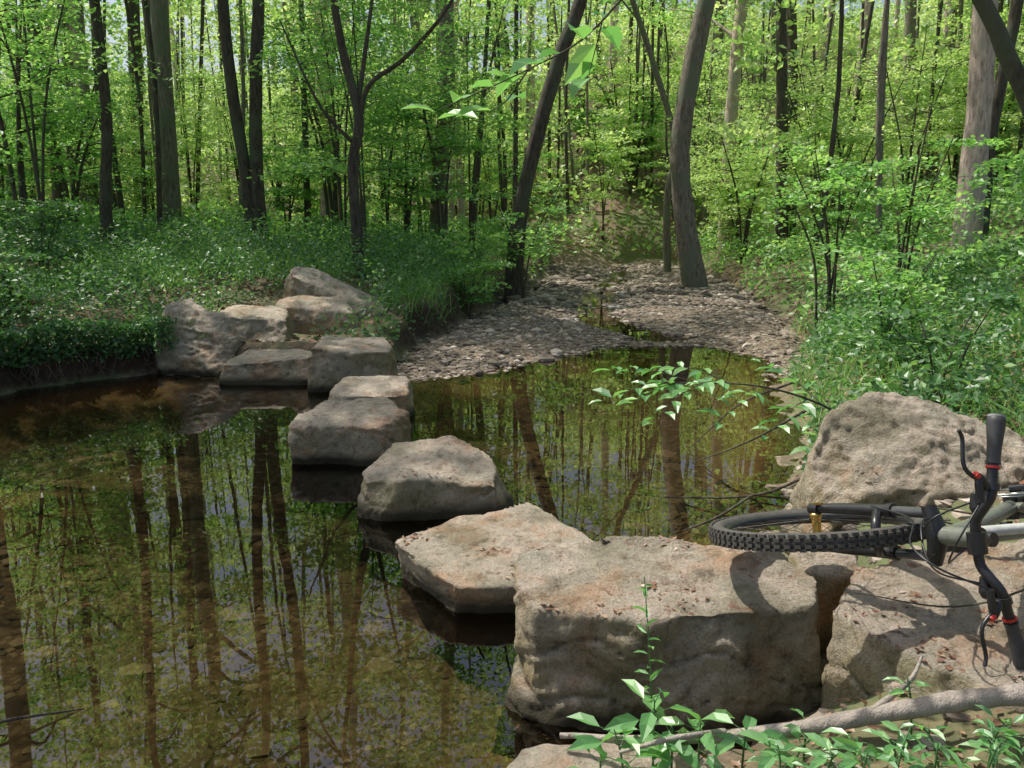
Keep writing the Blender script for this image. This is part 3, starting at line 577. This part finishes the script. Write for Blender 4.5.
p+=leaves(np.array(C),.05,.6,.4,.28,1,None,True,np.array(Td));build('tall_weed',p,[LEAF_LOW,LEAF_NEAR])
# ---------------------------------------------------------------- mountain bike (lying on its side)
K=1.125
hub=np.array([1.11,2.95,.695]);s=nrm(np.array([.27,-.53,.155]));nn=np.array([-.04,.16,.985]);nn=nrm(nn-s*np.dot(nn,s));pp=np.cross(nn,s)
bb=.34*s+.94*pp;vv=.94*s-.34*pp
def B(b,v,n=0): return hub+K*(b*bb+v*vv+n*nn)
root=bpy.data.objects.new('mountain_bike',None);link(root)
def ring(c,ax1,ax2,R,r,mat,sides=10,k=64,flat=1.0):
    axn=np.cross(ax1,ax2);t=np.linspace(0,2*np.pi,k,endpoint=False);V=[]
    for a in t:
        o=np.cos(a)*ax1+np.sin(a)*ax2
        for q in np.linspace(0,2*np.pi,sides,endpoint=False): V.append(c+o*(R+r*np.cos(q))+axn*r*flat*np.sin(q))
    i=np.arange(k)[:,None];j=np.arange(sides)[None]
    F=np.stack([i*sides+j,((i+1)%k)*sides+j,((i+1)%k)*sides+(j+1)%sides,i*sides+(j+1)%sides],-1).reshape(-1,4)
    return [(np.array(V),F,mat,None,True)]
def box(c,a,b,d):
    V=np.array([c+x*a+y*b+z*d for x in(-1,1) for y in(-1,1) for z in(-1,1)]);F=np.array([[0,1,3,2],[4,6,7,5],[0,4,5,1],[2,3,7,6],[0,2,6,4],[1,5,7,3]]);return (V,F)
def wheel(name,c,hubmat):
    n2=nn;a1=bb;a2=np.cross(n2,a1)
    R=.312*K;rt=.027*K;p=ring(c,a1,a2,R,rt,0,12,72)
    for a in np.linspace(0,2*np.pi,72,endpoint=False):
        for (off,dn,da) in ((1.0,-.35,0),(1.0,.35,0),(.86,-.75,.04),(.86,.75,.04)):
            o=np.cos(a+da)*a1+np.sin(a+da)*a2;t=np.cross(n2,o);Vb,Fb=box(c+o*(R+rt*off)+n2*rt*dn,o*.005*K,t*.009*K,n2*.005*K);p.append((Vb,Fb,0,None,False))
    p+=ring(c,a1,a2,.283*K,.011*K,1,8,72,1.3)
    for i in range(32):
        a=i*2*np.pi/32;o=np.cos(a)*a1+np.sin(a)*a2;b2=a+(.5 if i%4<2 else -.5);h=np.cos(b2)*a1+np.sin(b2)*a2
        p+=tube([c+h*.022*K+n2*(.028*K*(1 if i%2 else -1)),c+o*.277*K],[.0011*K],4,2,1,cap=False)
    p+=tube([c-n2*.052*K,c-n2*.03*K,c+n2*.03*K,c+n2*.052*K],[.010*K,.022*K,.014*K,.014*K,.022*K,.010*K],14,14,3)
    p+=ring(c-n2*.04*K,a1,a2,.075*K,.008*K,2,6,40,.15)
    for i in range(5):
        a=i*2*np.pi/5;p+=tube([c-n2*.04*K,c-n2*.04*K+(np.cos(a)*a1+np.sin(a)*a2)*.07*K],[.003*K],5,2,2)
    return build(name,p,[RUBBER,BLACK,ALU,hubmat],parent=root)
wheel('front_wheel',B(0,0),GOLD);wheel('rear_wheel',B(1.09,0),BLACK)
def SA(t,o=0,n=0): 
    return hub+K*(s*t*.9+pp*o+nn*n)
p=[]
for sg in(-1,1):
    p+=tube([SA(-.01,0,.06*sg),SA(.1,.02,.062*sg),SA(.30,.035,.062*sg)],[.014*K,.018*K,.020*K],12,12,0)
    p+=tube([SA(.30,.035,.062*sg),SA(.43,.04,.062*sg)],[.0155*K],12,4,1)
    p+=tube([SA(-.02,0,.06*sg),SA(.02,0,.06*sg)],[.018*K],10,3,0)
    p+=tube([SA(.28,.035,.062*sg),SA(.305,.035,.062*sg)],[.0225*K],12,3,0)
p+=tube([SA(.27,.0,-.06),SA(.30,-.04,-.03),SA(.30,-.04,.03),SA(.27,.0,.06)],[.014*K],8,12,0)
p+=tube([SA(.435,.04,-.082),SA(.455,.04,0),SA(.435,.04,.082)],[.021*K,.03*K,.021*K],12,10,0)
p+=tube([SA(0,0,-.078),SA(0,0,.078)],[.010*K],10,3,3)
p+=tube([SA(0,0,.075),SA(.06,-.02,.08)],[.006*K,.004*K],8,4,3)
build('suspension_fork',p,[BLACK,DARK,RED,GOLD],parent=root)
# frame
hb=SA(.46,.045);ht=SA(.59,.045);Fp=lambda b,v,n=0:B(b,v*.93,n)
p=tube([hb,ht],[.027*K],14,4,0)+tube([SA(.455,.045),SA(.47,.045)],[.032*K],14,3,1)+tube([SA(.58,.045),SA(.6,.045)],[.031*K],14,3,1)
BBk=Fp(.70,-.03);ST=Fp(.86,.42);RH=Fp(1.09,0)
p+=tube([SA(.56,.05),Fp(.5,.47),Fp(.85,.38)],[.021*K,.018*K,.016*K],12,12,0)
p+=tube([SA(.565,.052,.012),Fp(.38,.502,.012)],[.017*K,.015*K],12,6,2)
p+=tube([SA(.49,.05),Fp(.40,.26),BBk],[.027*K,.024*K],12,12,0)
p+=tube([BBk,ST],[.017*K],12,6,0)+tube([ST,Fp(.90,.53)],[.0145*K],10,3,1)
for sg in(-1,1):
    p+=tube([BBk+nn*.03*sg,Fp(.85,-.02,.045*sg),RH+nn*.06*sg],[.012*K,.009*K],8,8,0)
    p+=tube([Fp(.835,.36,.015*sg),Fp(.95,.2,.04*sg),RH+nn*.06*sg],[.009*K,.008*K],8,8,0)
p+=tube([BBk-nn*.045,BBk+nn*.045],[.022*K],12,3,1)
build('frame',p,[FRAME,BLACK,WHITE],parent=root)
p=[]
sv=[(.14,.0,.002),(.12,.008,.02),(.02,.012,.028),(-.06,.014,.05),(-.12,.02,.07)]
c=Fp(.93,.56)
ringn=[]
for (fx,fz,w) in sv:
    for q in np.linspace(0,2*np.pi,12,endpoint=False): ringn.append(c+K*(-bb*fx+vv*(fz+.018*np.sin(q))+nn*w*np.cos(q)))
i=np.arange(4)[:,None];j=np.arange(12)[None]
p.append((np.array(ringn),np.stack([i*12+j,i*12+(j+1)%12,(i+1)*12+(j+1)%12,(i+1)*12+j],-1).reshape(-1,4),0,None,True))
build('saddle',p,[BLACK],parent=root)
p=ring(BBk+nn*.05*K,bb,vv,.075*K,.006*K,1,6,40,.4)+ring(BBk+nn*.04*K,bb,vv,.05*K,.006*K,1,6,40,.4)
for sg in(-1,1):
    e=BBk+K*(bb*.15*sg+vv*.09*sg+nn*.075*sg);p+=tube([BBk+nn*.06*K*sg,e],[.014*K,.011*K],8,4,0);V,F=box(e+nn*.05*K*sg,bb*.045*K,vv*.01*K,nn*.045*K);p.append((V,F,0,None,False))
p+=ring(RH+nn*.04*K,bb,vv,.05*K,.012*K,1,6,40,1)
p+=tube([BBk+vv*.075*K+nn*.05*K,RH+vv*.05*K+nn*.04*K],[.004*K],5,3,1)+tube([BBk-vv*.075*K+nn*.05*K,RH-vv*.08*K+nn*.04*K],[.004*K],5,3,1)
build('drivetrain',p,[BLACK,ALU],parent=root)
# handlebar + stem + controls
p=tube([SA(.60,.045),SA(.64,.045)],[.02*K],12,3,0)+tube([SA(.62,.045),SA(.635,-.02)],[.017*K],12,4,0)+tube([SA(.637,-.02,-.028),SA(.637,-.02,.028)],[.024*K],12,3,0)
bar=lambda n:SA(.637+.05*ss(.05,.14,abs(n)),-.02+.26*max(0,abs(n)-.09),n*.91)
p+=tube([bar(x) for x in np.linspace(-.34,.34,21)],[.0135*K],12,50,0)
for sg in(-1,1):
    p+=tube([bar(sg*x) for x in(.225,.24,.27,.31,.345,.358)],[.0185*K,.0165*K,.0175*K,.021*K,.024*K,.020*K],12,18,1)
    p+=tube([bar(sg*.356),bar(sg*.362)],[.0215*K],12,3,4)
    p+=tube([bar(sg*.211),bar(sg*.218)],[.018*K],12,3,2)
    c=bar(sg*.16);p+=tube([bar(sg*.15),bar(sg*.17)],[.019*K],12,3,0)
    # brake lever: clamps, master cylinder, blade
    p+=tube([c-pp*.02*K,c-pp*.045*K+nn*.03*K*sg,c-pp*.05*K-nn*.035*K*sg],[.011*K,.010*K],8,8,0)
    p+=tube([c-pp*.045*K+nn*.02*K*sg,c-pp*.085*K+nn*.06*K*sg-s*.01,c-pp*.075*K+nn*.13*K*sg-s*.015,c-pp*.085*K+nn*.155*K*sg-s*.015],[.006*K,.005*K],8,14,0)
    p+=tube([c-pp*.047*K+nn*.03*K*sg,c-pp*.06*K+nn*.04*K*sg],[.009*K],8,3,2)
    # shifter
    c2=bar(sg*.12);p+=tube([c2-s*.012*K-nn*.018*K,c2-s*.034*K-nn*.02*K,c2-s*.034*K+nn*.02*K],[.014*K,.019*K,.012*K],10,8,0)
    p+=tube([c2-s*.03*K,c2-s*.045*K+pp*.05*K+nn*.02*K*sg],[.005*K,.007*K],8,4,0)
    # hoses
    p+=tube([c-pp*.05*K-nn*.035*K*sg,SA(.60,-.14,.05*sg),SA(.50,-.12,.0),SA(.42,-.02,.05),SA(.25,.0,.08)] if sg<0 else [c-pp*.05*K-nn*.035*K*sg,SA(.66,-.12,.02),SA(.58,-.07,-.05),SA(.52,.04,-.05),SA(.50,.15,-.03)],[.0028*K],6,30,0)
    p+=tube([c2-s*.04*K,SA(.56,-.11,.06*sg),SA(.47,-.03,-.05*sg),SA(.46,.12,-.02*sg)],[.0025*K],6,30,0)
build('handlebar',p,[BLACK,GRIP,RED,ALU,GREY],parent=root)
# ---------------------------------------------------------------- light, sky, camera
D=Vector((-.55,.32,1.1)).normalized()
w=bpy.data.worlds.new('World');scene.world=w;w.use_nodes=True;nt=w.node_tree
bg=nt.nodes['Background'];sky=nt.nodes.new('ShaderNodeTexSky');sky.sky_type='NISHITA';sky.sun_disc=False
sky.sun_elevation=math.asin(D.z);sky.sun_rotation=math.atan2(D.x,D.y);sky.air_density=1.0;sky.dust_density=4.0;sky.ozone_density=.5
nt.links.new(sky.outputs[0],bg.inputs[0]);bg.inputs[1].default_value=.15
l=bpy.data.lights.new('sun','SUN');l.energy=5;l.angle=math.radians(.6);l.color=(1,.955,.86)
lo=bpy.data.objects.new('sun',l);link(lo);lo.rotation_euler=(-D).to_track_quat('-Z','Y').to_euler()
cam=bpy.data.cameras.new('camera');cam.lens=30;cam.sensor_width=36;cam.clip_start=.05;cam.clip_end=600
co=bpy.data.objects.new('camera',cam);link(co);co.location=(0,0,1.8);co.rotation_euler=(math.radians(79),0,0);scene.camera=co
scene.view_settings.view_transform='Standard';scene.view_settings.look='None';scene.view_settings.exposure=0
print('faces',sum(len(o.data.polygons) for o in bpy.data.objects if o.type=='MESH'))
